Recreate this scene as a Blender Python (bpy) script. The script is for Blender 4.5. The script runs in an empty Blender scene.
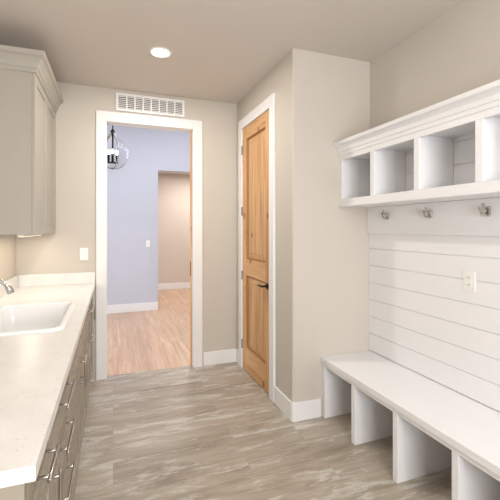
import bpy, bmesh, math, random
from mathutils import Vector, Matrix
random.seed(3)
sc = bpy.context.scene
sc.view_settings.view_transform = 'Standard'
sc.view_settings.look = 'None'

# ------------------------------------------------------------ materials
def C(r, g, b):
    f = lambda v: (v/255/12.92) if v/255 <= .04045 else ((v/255+.055)/1.055)**2.4
    return (f(r), f(g), f(b), 1)

def newmat(name):
    m = bpy.data.materials.new(name); m.use_nodes = True
    nt = m.node_tree
    return m, nt, nt.nodes['Principled BSDF']

def mat(name, rgb, rough=.5, metal=0., bump=0., bscale=200., var=0.):
    m, nt, p = newmat(name)
    p.inputs['Base Color'].default_value = C(*rgb)
    p.inputs['Roughness'].default_value = rough
    p.inputs['Metallic'].default_value = metal
    tc = nt.nodes.new('ShaderNodeTexCoord')
    n = nt.nodes.new('ShaderNodeTexNoise'); n.inputs['Scale'].default_value = bscale
    n.inputs['Detail'].default_value = 3
    nt.links.new(tc.outputs['Object'], n.inputs['Vector'])
    if bump > 0:
        b = nt.nodes.new('ShaderNodeBump'); b.inputs['Strength'].default_value = bump
        b.inputs['Distance'].default_value = .002
        nt.links.new(n.outputs['Fac'], b.inputs['Height'])
        nt.links.new(b.outputs['Normal'], p.inputs['Normal'])
    if var > 0:
        mx = nt.nodes.new('ShaderNodeMixRGB'); mx.blend_type = 'MIX'
        c = C(*rgb)
        mx.inputs[1].default_value = (c[0]*(1-var), c[1]*(1-var), c[2]*(1-var), 1)
        mx.inputs[2].default_value = (min(1, c[0]*(1+var)), min(1, c[1]*(1+var)), min(1, c[2]*(1+var)), 1)
        nt.links.new(n.outputs['Fac'], mx.inputs[0])
        nt.links.new(mx.outputs[0], p.inputs['Base Color'])
    return m

def emis(name, rgb, s):
    m, nt, p = newmat(name)
    p.inputs['Base Color'].default_value = C(*rgb)
    p.inputs['Emission Color'].default_value = C(*rgb)
    p.inputs['Emission Strength'].default_value = s
    return m

def ramp(nt, stops):
    r = nt.nodes.new('ShaderNodeValToRGB'); e = r.color_ramp.elements
    e[0].position, e[0].color = stops[0]
    e[1].position, e[1].color = stops[-1]
    for pos, c in stops[1:-1]:
        x = e.new(pos); x.color = c
    return r

def plank_mat(name, stops, pw, ph, sx, sy, tint, rough, mortar, alongY=False, patches=None, mfac=.7):
    m, nt, p = newmat(name)
    L = nt.links.new
    tc = nt.nodes.new('ShaderNodeTexCoord')
    mp = nt.nodes.new('ShaderNodeMapping'); L(tc.outputs['Object'], mp.inputs[0])
    if alongY: mp.inputs['Rotation'].default_value = (0, 0, math.pi/2)
    br = nt.nodes.new('ShaderNodeTexBrick')
    br.inputs['Color1'].default_value = (0, 0, 0, 1); br.inputs['Color2'].default_value = (1, 1, 1, 1)
    br.inputs['Mortar'].default_value = (.5, .5, .5, 1)
    br.inputs['Scale'].default_value = 1; br.inputs['Mortar Size'].default_value = .0012
    br.inputs['Brick Width'].default_value = pw; br.inputs['Row Height'].default_value = ph
    br.offset = .37
    L(mp.outputs[0], br.inputs['Vector'])
    sepm = nt.nodes.new('ShaderNodeMath'); sepm.operation = 'MULTIPLY'; sepm.inputs[1].default_value = 13.7
    L(br.outputs['Color'], sepm.inputs[0])
    def noise(ax, ay, det, rg, dist, woff=0):
        m2 = nt.nodes.new('ShaderNodeMapping'); m2.inputs['Scale'].default_value = (ax, ay, 1)
        m2.inputs['Location'].default_value = (woff, woff*1.7, 0)
        L(mp.outputs[0], m2.inputs[0])
        n = nt.nodes.new('ShaderNodeTexNoise'); n.noise_dimensions = '4D'
        n.inputs['Scale'].default_value = 1; n.inputs['Detail'].default_value = det
        n.inputs['Roughness'].default_value = rg; n.inputs['Distortion'].default_value = dist
        L(m2.outputs[0], n.inputs['Vector']); L(sepm.outputs[0], n.inputs['W'])
        return n
    n = noise(sx, sy, 7, .62, .7)
    r = ramp(nt, stops); L(n.outputs['Fac'], r.inputs[0])
    base = r.outputs[0]
    if patches:
        for (ax, ay, lo, hi, col, fac, wo) in patches:
            pn = noise(ax, ay, 12, .74, .5, wo)
            k = ramp(nt, [(lo, (0, 0, 0, 1)), (hi, (fac, fac, fac, 1))]); L(pn.outputs['Fac'], k.inputs[0])
            q = nt.nodes.new('ShaderNodeMixRGB'); q.inputs[2].default_value = C(*col)
            L(k.outputs[0], q.inputs[0]); L(base, q.inputs[1]); base = q.outputs[0]
    m3 = nt.nodes.new('ShaderNodeMapping'); m3.inputs['Scale'].default_value = (sx*2.5, sy*9, 1)
    L(mp.outputs[0], m3.inputs[0])
    n2 = nt.nodes.new('ShaderNodeTexNoise'); n2.inputs['Scale'].default_value = 1; n2.inputs['Detail'].default_value = 4
    L(m3.outputs[0], n2.inputs['Vector'])
    g = ramp(nt, [(.3, (.86, .86, .86, 1)), (.7, (1.06, 1.06, 1.06, 1))]); L(n2.outputs['Fac'], g.inputs[0])
    mu = nt.nodes.new('ShaderNodeMixRGB'); mu.blend_type = 'MULTIPLY'; mu.inputs[0].default_value = 1
    L(base, mu.inputs[1]); L(g.outputs[0], mu.inputs[2])
    t = ramp(nt, [(0, (1-tint, 1-tint, 1-tint, 1)), (1, (1+tint, 1+tint, 1+tint, 1))]); L(br.outputs['Color'], t.inputs[0])
    mu2 = nt.nodes.new('ShaderNodeMixRGB'); mu2.blend_type = 'MULTIPLY'; mu2.inputs[0].default_value = 1
    L(mu.outputs[0], mu2.inputs[1]); L(t.outputs[0], mu2.inputs[2])
    mx = nt.nodes.new('ShaderNodeMixRGB'); mx.inputs[2].default_value = C(*mortar)
    mf = nt.nodes.new('ShaderNodeMath'); mf.operation = 'MULTIPLY'; mf.inputs[1].default_value = mfac
    L(br.outputs['Fac'], mf.inputs[0]); L(mf.outputs[0], mx.inputs[0]); L(mu2.outputs[0], mx.inputs[1])
    L(mx.outputs[0], p.inputs['Base Color'])
    p.inputs['Roughness'].default_value = rough
    b = nt.nodes.new('ShaderNodeBump'); b.inputs['Strength'].default_value = .12; b.inputs['Distance'].default_value = .002
    L(n2.outputs['Fac'], b.inputs['Height']); L(b.outputs['Normal'], p.inputs['Normal'])
    return m

def pine_mat(name, horiz=False, dark=1.):
    m, nt, p = newmat(name); L = nt.links.new
    tc = nt.nodes.new('ShaderNodeTexCoord')
    mp = nt.nodes.new('ShaderNodeMapping')
    mp.inputs['Scale'].default_value = (22, 1.6, 22) if horiz else (22, 22, 1.3)
    L(tc.outputs['Object'], mp.inputs[0])
    n = nt.nodes.new('ShaderNodeTexNoise'); n.inputs['Scale'].default_value = 1; n.inputs['Detail'].default_value = 5
    n.inputs['Distortion'].default_value = 1.2
    L(mp.outputs[0], n.inputs['Vector'])
    d = dark
    r = ramp(nt, [(.30, C(186*d, 132*d, 80*d)), (.48, C(211*d, 162*d, 108*d)), (.68, C(224*d, 182*d, 132*d))]); L(n.outputs['Fac'], r.inputs[0])
    v = nt.nodes.new('ShaderNodeTexVoronoi'); v.inputs['Scale'].default_value = 6.0
    m2 = nt.nodes.new('ShaderNodeMapping'); m2.inputs['Scale'].default_value = (1, 1, .75)
    L(tc.outputs['Object'], m2.inputs[0]); L(m2.outputs[0], v.inputs['Vector'])
    k = ramp(nt, [(.07, (1, 1, 1, 1)), (.17, (0, 0, 0, 1))]); L(v.outputs['Distance'], k.inputs[0])
    mx = nt.nodes.new('ShaderNodeMixRGB'); mx.inputs[2].default_value = C(124, 72, 38)
    L(k.outputs[0], mx.inputs[0]); L(r.outputs[0], mx.inputs[1]); L(mx.outputs[0], p.inputs['Base Color'])
    p.inputs['Roughness'].default_value = .38
    return m

def counter_mat():
    m, nt, p = newmat('quartz_counter'); L = nt.links.new
    tc = nt.nodes.new('ShaderNodeTexCoord')
    v = nt.nodes.new('ShaderNodeTexVoronoi'); v.inputs['Scale'].default_value = 105
    L(tc.outputs['Object'], v.inputs['Vector'])
    sepc = nt.nodes.new('ShaderNodeSeparateColor'); L(v.outputs['Color'], sepc.inputs[0])
    r = ramp(nt, [(.0, C(192, 184, 174)), (.08, C(212, 206, 198)), (.15, C(230, 229, 226)), (1, C(234, 233, 231))])
    L(sepc.outputs[0], r.inputs[0])
    k = ramp(nt, [(.2, (.85, .85, .85, 1)), (.42, (0, 0, 0, 1))]); L(v.outputs['Distance'], k.inputs[0])
    n = nt.nodes.new('ShaderNodeTexNoise'); n.inputs['Scale'].default_value = 9; n.inputs['Detail'].default_value = 6
    L(tc.outputs['Object'], n.inputs['Vector'])
    nr = ramp(nt, [(.35, C(227, 226, 223)), (.6, C(234, 233, 231))]); L(n.outputs['Fac'], nr.inputs[0])
    mx = nt.nodes.new('ShaderNodeMixRGB'); L(nr.outputs[0], mx.inputs[1])
    L(k.outputs[0], mx.inputs[0]); L(r.outputs[0], mx.inputs[2]); L(mx.outputs[0], p.inputs['Base Color'])
    p.inputs['Roughness'].default_value = .3
    return m

WALL = mat('wall_paint_beige', (205, 198, 188), .85, bump=.08, bscale=260)
CEIL = mat('ceiling_paint', (212, 205, 197), .9, bump=.15, bscale=60)
TRIM = mat('trim_white', (240, 240, 240), .4)
WHITE = mat('cabinet_white', (238, 238, 240), .42)
SHIP = mat('shiplap_white', (238, 238, 240), .5)
BLUE = mat('hall_wall_daylight_tint', (203, 206, 217), .85, bump=.05, bscale=200)  # bluish daylight tint put into the wall colour
CORR = mat('corridor_paint', (212, 201, 190), .85, bump=.05, bscale=200)
HCEIL = mat('hall_ceiling_paint', (222, 222, 226), .9)
GREIGE = mat('cabinet_greige', (177, 172, 162), .45, var=.02, bscale=4)
TAUPE = mat('base_cabinet_taupe', (158, 149, 135), .45, var=.03, bscale=4)
KICK = mat('toe_kick_dark', (90, 82, 72), .6)
NICKEL = mat('brushed_nickel', (178, 174, 168), .28, 1)
CHROME = mat('chrome', (205, 205, 205), .12, 1)
BRONZE = mat('dark_bronze', (60, 48, 38), .4, .8)
BLACK = mat('black_iron', (20, 19, 18), .45, .5)
PORC = mat('white_porcelain', (240, 240, 240), .15)
PLATE = mat('switch_plate_white', (240, 240, 238), .35)
SLOT = mat('dark_slot', (110, 108, 105), .6)
DUCT = mat('duct_grey', (120, 118, 114), .7)
PINE = pine_mat('knotty_pine'); PINEH = pine_mat('knotty_pine_rail', True); PINEP = pine_mat('knotty_pine_panel', False, .98)
PINE_SHADE = mat('pine_groove_shade', (168, 116, 68), .5, var=.15, bscale=30)  # darker pine, paints the shade inside the panel grooves
QUARTZ = counter_mat()
FLOOR = plank_mat('weathered_plank_floor',
    [(.30, C(154, 141, 126)), (.45, C(172, 160, 145)), (.6, C(185, 174, 160)), (.75, C(198, 189, 177))],
    1.22, .20, 1.3, 8, .04, .4, (155, 143, 129),
    patches=[(1.9, 8.5, .51, .57, (210, 206, 198), .8, 3.1), (2.1, 11, .56, .63, (138, 124, 109), .6, 7.7), (4, 20, .58, .64, (216, 212, 205), .6, 12.3)], mfac=.45)
OAK = plank_mat('oak_floor',
    [(.3, C(188, 150, 122)), (.5, C(208, 173, 145)), (.7, C(222, 193, 168))],
    1.4, .085, 1.2, 14, .07, .35, (150, 112, 88), alongY=True)
LENS = emis('downlight_lens', (255, 246, 232), 14)
BULB = emis('bulb_glow', (255, 236, 205), 12)
gm, gnt, gp = newmat('clear_glass')
gp.inputs['Base Color'].default_value = (1, 1, 1, 1); gp.inputs['Roughness'].default_value = .02
gp.inputs['Transmission Weight'].default_value = 1; gp.inputs['IOR'].default_value = 1.18
GLASS = gm

# ------------------------------------------------------------ builder
class B:
    def __init__(s, name):
        s.name = name; s.bm = bmesh.new(); s.mats = []
    def mi(s, m):
        if m not in s.mats: s.mats.append(m)
        return s.mats.index(m)
    def faces(s, vs, fs, m, smooth=False):
        v = [s.bm.verts.new(p) for p in vs]; i = s.mi(m)
        for f in fs:
            try:
                F = s.bm.faces.new([v[k] for k in f]); F.material_index = i; F.smooth = smooth
            except ValueError: pass
    def box(s, x0, x1, y0, y1, z0, z1, m):
        vs = [(x, y, z) for z in (z0, z1) for y in (y0, y1) for x in (x0, x1)]
        s.faces(vs, [(0, 2, 3, 1), (4, 5, 7, 6), (0, 1, 5, 4), (2, 6, 7, 3), (0, 4, 6, 2), (1, 3, 7, 5)], m)
    def prism(s, pts, z0, z1, m):
        n = len(pts)
        vs = [(x, y, z0) for x, y in pts]+[(x, y, z1) for x, y in pts]
        fs = [tuple(range(n))[::-1], tuple(range(n, 2*n))]+[(i, (i+1) % n, n+(i+1) % n, n+i) for i in range(n)]
        s.faces(vs, fs, m)
    def loops(s, L, m, cap0=False, cap1=False, closed=True, smooth=True):
        n = len(L[0]); vs = [p for l in L for p in l]; fs = []
        for a in range(len(L)-1):
            for i in range(n if closed else n-1):
                j = (i+1) % n
                fs.append((a*n+i, a*n+j, (a+1)*n+j, (a+1)*n+i))
        if cap0: fs.append(tuple(range(n))[::-1])
        if cap1: fs.append(tuple(range((len(L)-1)*n, len(L)*n)))
        s.faces(vs, fs, m, smooth)
    def tube(s, pts, r, m, seg=12):
        pts = [Vector(p) for p in pts]; L = []
        rs = r if isinstance(r, (list, tuple)) else [r]*len(pts)
        up = None
        for i, p in enumerate(pts):
            d = (pts[min(i+1, len(pts)-1)]-pts[max(i-1, 0)]).normalized()
            if up is None:
                up = Vector((0, 0, 1)) if abs(d.z) < .9 else Vector((1, 0, 0))
            a = d.cross(up).normalized(); b = a.cross(d).normalized(); up = b
            L.append([tuple(p+(a*math.cos(t)+b*math.sin(t))*rs[i]) for t in [2*math.pi*k/seg for k in range(seg)]])
        s.loops(L, m, True, True)
    def revolve(s, c, prof, m, axis='z', seg=28, cap0=False, cap1=False):
        L = []
        for r, h in prof:
            l = []
            for k in range(seg):
                t = 2*math.pi*k/seg; a, b = r*math.cos(t), r*math.sin(t)
                v = {'z': (a, b, h), 'x': (h, a, b), 'y': (a, h, b)}[axis]
                l.append((c[0]+v[0], c[1]+v[1], c[2]+v[2]))
            L.append(l)
        s.loops(L, m, cap0, cap1)
    def sphere(s, c, r, m, sz=1.):
        prof = [(max(1e-4, r*math.sin(math.pi*i/12)), -r*sz*math.cos(math.pi*i/12)) for i in range(13)]
        s.revolve(c, prof, m, seg=20)
    def done(s, bevel=0.0, seg=2):
        bmesh.ops.recalc_face_normals(s.bm, faces=s.bm.faces)
        me = bpy.data.meshes.new(s.name); s.bm.to_mesh(me); s.bm.free()
        for m in s.mats: me.materials.append(m)
        o = bpy.data.objects.new(s.name, me); sc.collection.objects.link(o)
        if bevel:
            md = o.modifiers.new('bevel', 'BEVEL'); md.width = bevel; md.segments = seg
            md.limit_method = 'ANGLE'; md.angle_limit = math.radians(50)
        return o

H = 2.76            # ceiling
XL, XR = -.80, 1.935
YB, YF = 3.77, -1.7
XP, YN = 1.246, 2.453  # closet wall plane, closet front plane
T = .12
DX0, DX1, DZ = -.055, .77, 2.44

# ------------------------------------------------------------ shell
b = B('floor'); b.box(XL-T, XR+T, YF-T, YB+.06, -.1, 0, FLOOR); b.done()
b = B('floor_hall'); b.box(-3.1, 4.1, YB+.06, 9.0, -.1, 0, OAK); b.done()
b = B('ceiling'); b.box(XL-T, XR+T, YF-T, YB+T, H, H+.1, CEIL); b.done()
b = B('wall_left'); b.box(XL-T, XL, YF-T, YB+T, 0, H, WALL); b.done()
b = B('wall_back')
b.box(XL, DX0-.02, YB, YB+T, 0, H, WALL); b.box(DX1+.02, XR+T, YB, YB+T, 0, H, WALL)
b.box(DX0-.02, DX1+.02, YB, YB+T, DZ+.02, H, WALL); b.done()
b = B('wall_right'); b.box(XR, XR+T, YF-T, YN, 0, H, WALL); b.done()
PY0, PY1 = 2.86, 3.575
b = B('wall_closet')
r = .018
arc = [(XP+r-r*math.cos(t), YN+r-r*math.sin(t)) for t in [math.pi/2*k/6 for k in range(7)]]
b.prism([(XP, PY0-.02)]+arc+[(XR+T, YN), (XR+T, YN+T), (XP+T, YN+T), (XP+T, PY0-.02)], 0, H, WALL)
b.box(XP, XP+T, PY1+.02, YB, 0, H, WALL)
b.box(XP, XP+T, PY0-.02, PY1+.02, DZ+.02, H, WALL)
b.done()
# wall behind the camera; its window opening is added to bring in light
b = B('wall_front')
b.box(XL, -.25, YF-T, YF, 0, H, WALL); b.box(1.45, XR, YF-T, YF, 0, H, WALL)
b.box(-.25, 1.45, YF-T, YF, 0, .9, WALL); b.box(-.25, 1.45, YF-T, YF, 2.3, H, WALL); b.done()
b = B('added_light_window')  # unseen frame added around the light opening
for x0, x1, z0, z1 in ((-.25, -.2, .9, 2.3), (1.4, 1.45, .9, 2.3), (.58, .62, .95, 2.25), (-.2, 1.4, .9, .95), (-.2, 1.4, 2.25, 2.3)):
    b.box(x0, x1, YF-.09, YF-.03, z0, z1, TRIM)
b.done(.003)

# hall beyond the door
HY = 6.62; HH = 3.5; OX0, OX1 = .736, 2.3
b = B('wall_hall_back')
b.box(-3.1, OX0, HY, HY+T, 0, HH, BLUE); b.box(OX1, 4.1, HY, HY+T, 0, HH, BLUE); b.box(OX0, OX1, HY, HY+T, 2.44, HH, BLUE); b.done()
b = B('wall_hall_left'); b.box(-3.1, -3.0, YB+T, HY, 0, HH, BLUE); b.done()
b = B('wall_hall_right'); b.box(4.0, 4.1, YB+T, HY, 0, HH, BLUE); b.done()
b = B('wall_hall_front')
b.box(-3.1, XL-T, YB+T-.02, YB+T, 0, HH, BLUE); b.box(XR+T, 4.1, YB+T-.02, YB+T, 0, HH, BLUE)
b.box(XL-T, XR+T, YB+T-.02, YB+T, H+.1, HH, BLUE); b.done()
b = B('ceiling_hall'); b.box(-3.1, 4.1, YB+T-.02, HY+T, HH, HH+.1, HCEIL); b.done()
b = B('wall_corridor_back'); b.box(.4, 3.0, 8.75, 8.85, 0, 2.7, CORR); b.done()
b = B('wall_corridor_left'); b.box(.4, .5, HY+T, 8.75, 0, 2.7, CORR); b.done()
b = B('wall_corridor_right'); b.box(2.9, 3.0, HY+T, 8.75, 0, 2.7, CORR); b.done()
b = B('ceiling_corridor'); b.box(.4, 3.0, HY+T, 8.85, 2.7, 2.8, HCEIL); b.done()

# baseboards
def baseboard(name, segs):
    b = B(name)
    for x0, x1, y0, y1 in segs: b.box(x0, x1, y0, y1, 0, .14, TRIM)
    b.done(.004)
baseboard('baseboard_back', [(.875, XP-.015, YB-.015, YB)])
b = B('baseboard_closet')
q = .015
b.prism([(XP, 2.76), (XP-q, 2.76), (XP-q, YN+.01), (XP-q+.008, YN-q+.006), (XP+.012, YN-q), (1.475, YN-q), (1.475, YN), (XP+r, YN), (XP+.004, YN+.005), (XP, YN+r)], 0, .14, TRIM)
b.box(XP-q, XP, 3.675, YB-.0, 0, .14, TRIM)
b.done(.003)
baseboard('baseboard_right', [(XR-.015, XR, YF, .46)])
baseboard('baseboard_left', [(XL, XL+.015, YF, .90)])
baseboard('baseboard_front', [(XL+.015, XR-.015, YF, YF+.015)])
baseboard('baseboard_hall', [(-3.0, OX0, HY-.015, HY), (OX1, 4.0, HY-.015, HY)])
baseboard('baseboard_corridor', [(.5, 2.9, 8.735, 8.75)])

# door casings
b = B('trim_1')   # back doorway casing + jambs
w = .095
b.box(DX0-w, DX0, YB-.02, YB, 0, DZ+w, TRIM); b.box(DX1, DX1+w, YB-.02, YB, 0, DZ+w, TRIM)
b.box(DX0, DX1, YB-.02, YB, DZ, DZ+w, TRIM)
b.box(DX0-.02, DX0, YB, YB+T, 0, DZ, TRIM); b.box(DX1, DX1+.02, YB, YB+T, 0, DZ, TRIM)
b.box(DX0-.02, DX1+.02, YB, YB+T, DZ, DZ+.02, TRIM)
b.done(.003)
b = B('trim_2')   # closet door casing
b.box(XP-.02, XP, PY0-w, PY0, 0, DZ+w, TRIM); b.box(XP-.02, XP, PY1, PY1+w, 0, DZ+w, TRIM)
b.box(XP-.02, XP, PY0, PY1, DZ, DZ+w, TRIM)
b.box(XP, XP+T, PY0-.02, PY0, 0, DZ, TRIM); b.box(XP, XP+T, PY1, PY1+.02, 0, DZ, TRIM)
b.box(XP, XP+T, PY0-.02, PY1+.02, DZ, DZ+.02, TRIM)
b.done(.003)

# pocket door edge at right jamb
b = B('door_1')
b.box(DX1-.014, DX1-.001, YB+.04, YB+.08, .004, DZ-.003, PINE)
b.box(DX1-.017, DX1-.0135, YB+.047, YB+.073, .93, 1.08, BRONZE)
b.done(.001)

# knotty pine closet door
b = B('door_2')
fx = XP-.004
y0, y1, z0, z1 = PY0+.004, PY1-.004, .01, DZ-.004
st = .11
b.box(fx, fx+.04, y0, y0+st, z0, z1, PINE); b.box(fx, fx+.04, y1-st, y1, z0, z1, PINE)
rails = [(z0, .24), (.96, 1.12), (z1-.12, z1)]
for a, c in rails: b.box(fx, fx+.04, y0+st, y1-st, a, c, PINEH)
for a, c in ((.24, .96), (1.12, z1-.12)):
    ya, yb = y0+st, y1-st
    def ring(i, x): return [(x, ya+i, a+i), (x, yb-i, a+i), (x, yb-i, c-i), (x, ya+i, c-i)]
    b.loops([ring(0, fx+.001), ring(.006, fx+.006), ring(.010, fx+.018)], PINE_SHADE, smooth=False)
    b.loops([ring(.010, fx+.018), ring(.018, fx+.018)], PINE_SHADE, smooth=False)
    b.loops([ring(.018, fx+.018), ring(.065, fx+.008)], PINE, smooth=False)
    b.loops([ring(.065, fx+.008), ring(.067, fx+.006)], PINE_SHADE, smooth=False)
    b.loops([ring(.067, fx+.006), ring(.07, fx+.006)], PINEP, cap1=True, smooth=False)
hy, hz = y0+.065, .93
b.revolve((fx, hy, hz), [(.001, -.008), (.026, -.008), (.028, 0)], BRONZE, axis='x', cap0=True)
b.tube([(fx-.005, hy, hz), (fx-.05, hy, hz)], .009, BRONZE)
b.tube([(fx-.05, hy-.008, hz), (fx-.052, hy+.05, hz+.002), (fx-.045, hy+.115, hz-.004)], [.009, .008, .007], BRONZE)
for z in (.25, .95, 1.6, 2.22):
    b.tube([(fx-.008, y1+.004, z-.045), (fx-.008, y1+.004, z+.045)], .005, BRONZE, 8)
b.done(.0015)

# return-air vent
b = B('wall_air_vent')
vx0, vx1, vz0, vz1 = .025, .68, 2.555, 2.725
yy = YB
b.box(vx0, vx1, yy-.004, yy, vz0, vz1, DUCT)
f = .022
b.box(vx0, vx1, yy-.014, yy-.004, vz0, vz0+f, TRIM); b.box(vx0, vx1, yy-.014, yy-.004, vz1-f, vz1, TRIM)
b.box(vx0, vx0+f, yy-.014, yy-.004, vz0+f, vz1-f, TRIM); b.box(vx1-f, vx1, yy-.014, yy-.004, vz0+f, vz1-f, TRIM)
n = 8
for i in range(1, n):
    x = vx0+f+(vx1-vx0-2*f)*i/n
    b.box(x-.006, x+.006, yy-.013, yy-.004, vz0+f, vz1-f, TRIM)
k = 7
for i in range(k):
    z = vz0+f+(vz1-vz0-2*f)*(i+.5)/k
    b.faces([(vx0+f, yy-.012, z-.006), (vx1-f, yy-.012, z-.006), (vx1-f, yy-.005, z+.006), (vx0+f, yy-.005, z+.006)], [(0, 1, 2, 3)], TRIM)
b.done()

# plates
def plate(name, c, nrm, kind):
    b = B(name); w2, h2 = .036, .058
    def bx(u0, u1, v0, v1, d0, d1, m):
        if nrm == 'y': b.box(c[0]+u0, c[0]+u1, c[1]-d1, c[1]-d0, c[2]+v0, c[2]+v1, m)
        else: b.box(c[0]-d1, c[0]-d0, c[1]+u0, c[1]+u1, c[2]+v0, c[2]+v1, m)
    bx(-w2, w2, -h2, h2, 0, .006, PLATE)
    if kind == 'switch':
        bx(-.017, .017, -.034, .034, .006, .008, PLATE); bx(-.013, .013, -.028, .002, .008, .011, PLATE)
    else:
        for s in (-.02, .02):
            bx(-.016, .016, s-.014, s+.014, .006, .0085, PLATE)
            bx(-.007, -.004, s-.005, s+.005, .0085, .009, SLOT); bx(.004, .007, s-.004, s+.004, .0085, .009, SLOT)
    b.done(.001)
plate('light_switch', (-.254, YB, 1.187), 'y', 'switch')
plate('light_switch', (.57, HY, 1.16), 'y', 'switch')
plate('wall_outlet', (XR-.012, 1.557, 1.125), 'x', 'outlet')

# recessed downlights
def downlight(x, y, e=14):
    b = B('recessed_downlight')
    b.revolve((x, y, H), [(.085, 0), (.088, -.006), (.072, -.010), (.064, -.004), (.062, -.001)], TRIM, seg=40)
    b.revolve((x, y, H), [(.0005, -.002), (.064, -.002)], LENS, seg=40)
    b.done()
    l = bpy.data.lights.new('downlight_lamp', 'AREA'); l.shape = 'DISK'; l.size = .12; l.energy = e
    l.color = (1, .95, .87)
    o = bpy.data.objects.new('downlight_lamp', l); o.location = (x, y, H-.015); sc.collection.objects.link(o)
downlight(.335, 2.86, 17)
downlight(.335, .6, 7)  # out-of-view can, added to light the near room
downlight(.9, -.9, 7)  # second added can, behind the camera

# ------------------------------------------------------------ crown helper
def crown(b, prof, path, m):
    L = [[(*fn(o), z) for o, z in prof] for fn in path]
    b.loops(L, m, cap0=True, cap1=True, closed=True, smooth=False)

# ------------------------------------------------------------ cubby shelf
YE = YN-.39*5-.02
b = B('mudroom_cubby_shelf')
xs, xw = 1.644, XR-.0135
zb, zt = 1.615, 1.985
yn = YN-.001
b.box(xs+.02, xw, YE, yn, zb+.0, zb+.022, WHITE)
b.box(xs+.02, xw, YE, yn, zt-.015, zt, WHITE)
divs = [yn-.018]+[YN-.39*i for i in range(1, 5)]+[YE+.018]
for y in divs: b.box(xs+.02, xw, y-.010, y+.010, zb+.022, zt-.015, WHITE)
b.box(xs, xs+.02, YE, yn, zb-.006, zb+.036, WHITE)
b.box(xs, xs+.02, YE, yn, zt-.035, zt+.03, WHITE)
for y in divs: b.box(xs, xs+.02, max(YE, y-.02), min(yn, y+.02), zb+.036, zt-.035, WHITE)
b.box(xs-.012, xw, YE, yn, zb-.022, zb-.006, WHITE)
pr = [(0, zt+.0), (.006, zt+.0), (.008, zt+.022), (.016, zt+.028), (.020, zt+.05), (.036, zt+.066), (.056, zt+.072), (.062, zt+.095), (0, zt+.095)]
crown(b, pr, [lambda o: (xs-o, yn), lambda o: (xs-o, YE-o), lambda o: (xw, YE-o)], WHITE)
b.box(xs, xw, YE, yn, zt+.08, zt+.094, WHITE)
b.done(.002)

# shiplap
b = B('shiplap_paneling')
z = .455; st = .135
while z < 1.97:
    b.box(XR-.012, XR-.0005, YE, YN-.001, z+.0038 if z > .46 else z, min(z+st, 1.98), SHIP)
    z += st
b.box(XR-.0055, XR-.0004, YE, YN-.001, .455, 1.98, SHIP)
b.done(.001)

# hook rail + hooks
b = B('hook_rail'); b.box(XR-.03, XR-.0125, YE, YN-.002, 1.385, 1.592, WHITE); b.done(.003)
for i in range(5):
    y = YN-.245-.39*i; x = XR-.0315; z = 1.52
    b = B('coat_hook')
    def rr(x_, s):
        pts = []
        for k in range(20):
            t = 2*math.pi*k/20
            pts.append((x_, y+.012*s*math.cos(t), z+.028*s*math.sin(t)))
        return pts
    b.loops([rr(x, 1), rr(x-.004, 1), rr(x-.006, .8)], NICKEL, cap0=True, cap1=True)
    for sgn in (-1, 1):
        b.tube([(x-.004, y+sgn*.003, z-.008), (x-.016, y+sgn*.011, z-.02), (x-.026, y+sgn*.021, z-.015), (x-.030, y+sgn*.026, z+.004), (x-.030, y+sgn*.028, z+.015)], [.006, .006, .0055, .005, .005], NICKEL, 10)
        b.sphere((x-.030, y+sgn*.028, z+.018), .009, NICKEL)
    b.tube([(x-.004, y, z+.010), (x-.022, y, z+.010), (x-.036, y, z+.022), (x-.040, y, z+.034)], .0055, NICKEL, 10)
    b.sphere((x-.040, y, z+.037), .009, NICKEL)
    b.done()

# bench
b = B('mudroom_bench')
xb = 1.491
b.box(xb-.01, XR-.0005, YE-.01, YN-.001, .412, .450, WHITE)
ys = [YN-.022]+[YN-.39*i for i in range(1, 5)]+[YE+.02]
for y in ys: b.box(xb, XR-.0005, y-.019, y+.019, 0, .412, WHITE)
for a, c in zip(ys[1:], ys[:-1]):
    b.box(xb+.0, xb+.019, a+.019, c-.019, .385, .412, WHITE)
b.done(.002)

# ------------------------------------------------------------ base cabinets
CX = -.158; CY0 = .916; fx = CX-.022
def shaker(b, y0, y1, z0, z1, x, m, fr=.055, th=.02):
    b.box(x-th, x-.008, y0+.01, y1-.01, z0+.01, z1-.01, m)
    fr = min(fr, (z1-z0)*.28)
    b.box(x-th, x, y0, y0+fr, z0, z1, m); b.box(x-th, x, y1-fr, y1, z0, z1, m)
    b.box(x-th, x, y0+fr, y1-fr, z0, z0+fr, m); b.box(x-th, x, y0+fr, y1-fr, z1-fr, z1, m)
def pull(b, x, y, z, L, vert=False):
    h = L/2
    if vert:
        b.tube([(x+.03, y, z-h), (x+.03, y, z+h)], .0055, NICKEL)
        for s in (-1, 1): b.tube([(x, y, z+s*h*.75), (x+.03, y, z+s*h*.75)], .0045, NICKEL, 8)
    else:
        b.tube([(x+.03, y-h, z), (x+.03, y+h, z)], .0055, NICKEL)
        for s in (-1, 1): b.tube([(x, y+s*h*.75, z), (x+.03, y+s*h*.75, z)], .0045, NICKEL, 8)
b = B('base_cabinet')
zc0, zc1 = .10, .878
b.box(fx-.04, fx-.02, CY0+.022, YB-.002, zc0, zc1, TAUPE)
b.box(XL+.002, fx-.0, CY0+.012, CY0+.03, 0, zc1, TAUPE)
b.box(XL+.02, fx-.0, CY0+.004, CY0+.012, .0, .09, TAUPE); b.box(XL+.02, fx, CY0+.004, CY0+.012, zc1-.07, zc1, TAUPE)
b.box(fx-.07, fx, CY0+.004, CY0+.012, .09, zc1-.07, TAUPE); b.box(XL+.02, XL+.09, CY0+.004, CY0+.012, .09, zc1-.07, TAUPE)
b.box(XL+.002, fx-.04, CY0+.03, YB-.002, zc0, zc0+.018, TAUPE)
b.box(fx-.085, fx-.07, CY0+.03, YB-.002, 0, zc0, KICK)
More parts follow.
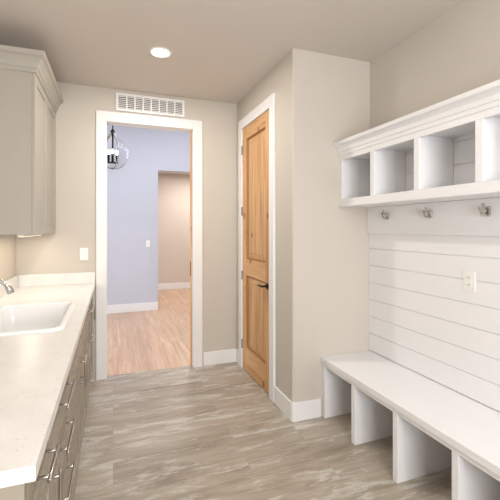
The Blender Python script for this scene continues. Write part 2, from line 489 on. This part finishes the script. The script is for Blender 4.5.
def drawers(y0, y1, zz, L):
    for a, c in zz:
        shaker(b, y0+.003, y1-.003, a+.003, c-.003, fx, TAUPE, .045)
        pull(b, fx, (y0+y1)/2, (a+c)/2, L)
drawers(CY0+.035, 1.30, [(.72, .87)], .16)
shaker(b, CY0+.038, 1.297, .11, .717, fx, TAUPE); pull(b, fx, 1.25, .62, .16, True)
drawers(1.30, 1.85, [(.72, .87), (.55, .72), (.36, .55), (.107, .36)], .26)
shaker(b, 1.853, 2.897, .723, .867, fx, TAUPE, .045)
shaker(b, 1.853, 2.373, .11, .717, fx, TAUPE); shaker(b, 2.377, 2.897, .11, .717, fx, TAUPE)
pull(b, fx, 2.33, .60, .16, True); pull(b, fx, 2.42, .60, .16, True)
drawers(2.90, 3.40, [(.72, .87), (.42, .72), (.107, .42)], .2)
shaker(b, 3.403, 3.74, .11, .867, fx, TAUPE); pull(b, fx, 3.45, .72, .16, True)
b.done(.0015)

# countertop with sink cutout
SX0, SX1, SY0, SY1 = -.665, -.255, 2.08, 2.80
b = B('countertop')
zt0, zt1 = .880, .915
b.box(XL+.001, CX, CY0, SY0, zt0, zt1, QUARTZ); b.box(XL+.001, CX, SY1, YB-.001, zt0, zt1, QUARTZ)
b.box(XL+.001, SX0, SY0, SY1, zt0, zt1, QUARTZ); b.box(SX1, CX, SY0, SY1, zt0, zt1, QUARTZ)
b.done()
b = B('counter_backsplash')
b.box(XL+.021, CX, YB-.021, YB-.001, zt1+.0005, 1.017, QUARTZ)
b.box(XL+.001, XL+.02, CY0, YB-.001, zt1+.0005, 1.017, QUARTZ)
b.done(.0015)
def rrect(x0, x1, y0, y1, r, z, i=0):
    x0 += i; x1 -= i; y0 += i; y1 -= i; r = max(.005, r-i*.5); p = []
    for cx, cy, a in ((x1-r, y1-r, 0), (x0+r, y1-r, 90), (x0+r, y0+r, 180), (x1-r, y0+r, 270)):
        for k in range(7):
            t = math.radians(a+15*k); p.append((cx+r*math.cos(t), cy+r*math.sin(t), z))
    return p
b = B('drop_in_sink')
g = (SX0, SX1, SY0, SY1)
b.loops([rrect(*g, .05, .9155, -.022), rrect(*g, .05, .926, -.018), rrect(*g, .05, .930, -.008), rrect(*g, .05, .928, .006), rrect(*g, .05, .915, .014),
         rrect(*g, .06, .80, .022), rrect(*g, .07, .72, .032), rrect(*g, .08, .70, .06), rrect(*g, .08, .695, .16)], PORC, cap1=True)
b.revolve(((SX0+SX1)/2, 2.44, .697), [(.0005, 0), (.035, .001), (.042, .003)], CHROME)
b.done()
# faucet
b = B('sink_faucet')
qx, qy = -.735, 2.50
b.revolve((qx, qy, .916), [(.024, 0), (.024, .012), (.019, .02), (.017, .10), (.019, .11), (.014, .13), (.0005, .135)], CHROME, cap0=True)
pts = []
for k in range(11):
    t = math.radians(180-150*k/10)
    pts.append((qx+.09+.09*math.cos(t), qy, 1.03+.10*math.sin(t)))
pts = [(qx, qy, 1.0)]+pts+[(pts[-1][0]+.012, qy, pts[-1][2]-.03)]
b.tube(pts, [.012]*(len(pts)-2)+[.018, .019], CHROME, 14)
b.tube([(qx, qy, .99), (qx, qy+.05, 1.0), (qx+.01, qy+.10, 1.03)], [.011, .008, .007], CHROME)
b.done()

# ------------------------------------------------------------ upper cabinet
b = B('upper_cabinet')
ux, uy0, uy1, uz0, uz1 = -.49, 2.83, YB-.002, 1.385, 2.50
b.box(XL+.001, ux-.021, uy0, uy1, uz0, uz1, GREIGE)
mid = (uy0+uy1)/2
shaker(b, uy0+.002, mid-.0015, uz0+.002, uz1-.03, ux, GREIGE, .06)
shaker(b, mid+.0015, uy1-.002, uz0+.002, uz1-.03, ux, GREIGE, .06)
pr = [(-.02, uz1-.03), (.008, uz1-.03), (.010, uz1-.005), (.018, uz1+.0), (.024, uz1+.03), (.045, uz1+.062), (.062, uz1+.072), (.066, uz1+.1), (-.02, uz1+.1)]
crown(b, pr, [lambda o: (XL+.001, uy0-o), lambda o: (ux+o, uy0-o), lambda o: (ux+o, uy1)], GREIGE)
b.box(XL+.001, ux, uy0, uy1, uz1+.08, uz1+.099, GREIGE)
b.done(.002)
# under-cabinet light bar
b = B('under_cabinet_light')
b.box(-.62, -.58, 2.95, 3.65, 1.37, 1.3845, TRIM); b.box(-.615, -.585, 2.96, 3.64, 1.368, 1.3705, emis('warm_strip', (255, 226, 186), 3)); b.done()
l = bpy.data.lights.new('under_cabinet_lamp', 'AREA'); l.shape = 'RECTANGLE'; l.size = .03; l.size_y = .68; l.energy = 1.3; l.color = (1, .87, .70)
o = bpy.data.objects.new('under_cabinet_lamp', l); o.location = (-.60, 3.3, 1.365); sc.collection.objects.link(o)

# ------------------------------------------------------------ pendant in the hall
b = B('globe_pendant_light')
px, py, pz, R = -.005, 5.2, 2.41, .20
b.tube([(px, py, 2.70), (px, py, HH-.03)], .008, BLACK, 10)
b.revolve((px, py, HH), [(.06, 0), (.06, -.02), (.02, -.035), (.0005, -.035)], BLACK)
prof = [(R*math.sin(t), -R*math.cos(t)) for t in [math.pi*k/14 for k in range(1, 12)]]
prof += [(.08, R*.98), (.04, R*1.2), (.022, R*1.4)]
b.revolve((px, py, pz), prof, GLASS)
for k in range(4):
    a = math.pi*k/2+.35
    b.tube([(px+rr_*math.cos(a)*1.01, py+rr_*math.sin(a)*1.01, pz+h_) for rr_, h_ in [(.004, -R*1.0)]+prof+[(.008, R*1.5)]], .007, NICKEL, 6)
b.revolve((px, py, pz+R*1.4), [(.026, -.01), (.028, .02), (.01, .04), (.006, .06)], BLACK)
b.tube([(px, py, pz+R*1.4), (px, py, pz-.10)], .009, BLACK, 8)
b.revolve((px, py, pz-.10), [(.0005, -.005), (.03, -.005), (.03, .0), (.0005, .0)], BLACK)
for k in range(3):
    a = 2*math.pi*k/3+.5; cx, cy = px+.05*math.cos(a), py+.05*math.sin(a)
    b.tube([(px, py, pz-.10), (cx, cy, pz-.10), (cx, cy, pz-.01)], .014, BLACK, 8)
    b.sphere((cx, cy, pz+.016), .015, BULB, 1.8)
b.done()

# ------------------------------------------------------------ lights / world
def area(name, loc, rot, sx, sy, e, col):
    l = bpy.data.lights.new(name, 'AREA'); l.shape = 'RECTANGLE'; l.size = sx; l.size_y = sy; l.energy = e; l.color = col
    o = bpy.data.objects.new(name, l); o.location = loc; o.rotation_euler = [math.radians(a) for a in rot]; sc.collection.objects.link(o)
area('camera_side_fill', (.4, YF-.15, 1.6), (114, 0, 0), 1.6, 1.35, 112, (.985, .985, 1))  # added fill from behind the camera, tilted upward to lift the ceiling
area('hall_window_daylight', (-2.9, 5.2, 1.9), (0, -90, 0), 2.4, 2.0, 72, (.90, .945, 1))
area('hall_overhead_fill', (1.5, 5.0, HH-.05), (0, 0, 0), 1.2, 1.2, 42, (.93, .955, 1))  # soft bluish fill added overhead, no fixture modelled
area('corridor_overhead_fill', (1.8, 7.7, 2.65), (0, 0, 0), .8, .8, 38, (1, .96, .92))  # fill added to brighten the corridor walls, no fixture modelled
w = bpy.data.worlds.new('world'); sc.world = w; w.use_nodes = True
w.node_tree.nodes['Background'].inputs[0].default_value = (.85, .92, 1, 1)
w.node_tree.nodes['Background'].inputs[1].default_value = 1.0

cam = bpy.data.cameras.new('camera'); co = bpy.data.objects.new('camera', cam); sc.collection.objects.link(co)
co.location = (0, 0, 1.43); co.rotation_euler = (math.radians(90), 0, math.radians(-20.3))
cam.sensor_width = 36; cam.lens = 370/500*36; cam.shift_y = -22/500; cam.clip_start = .02
sc.camera = co
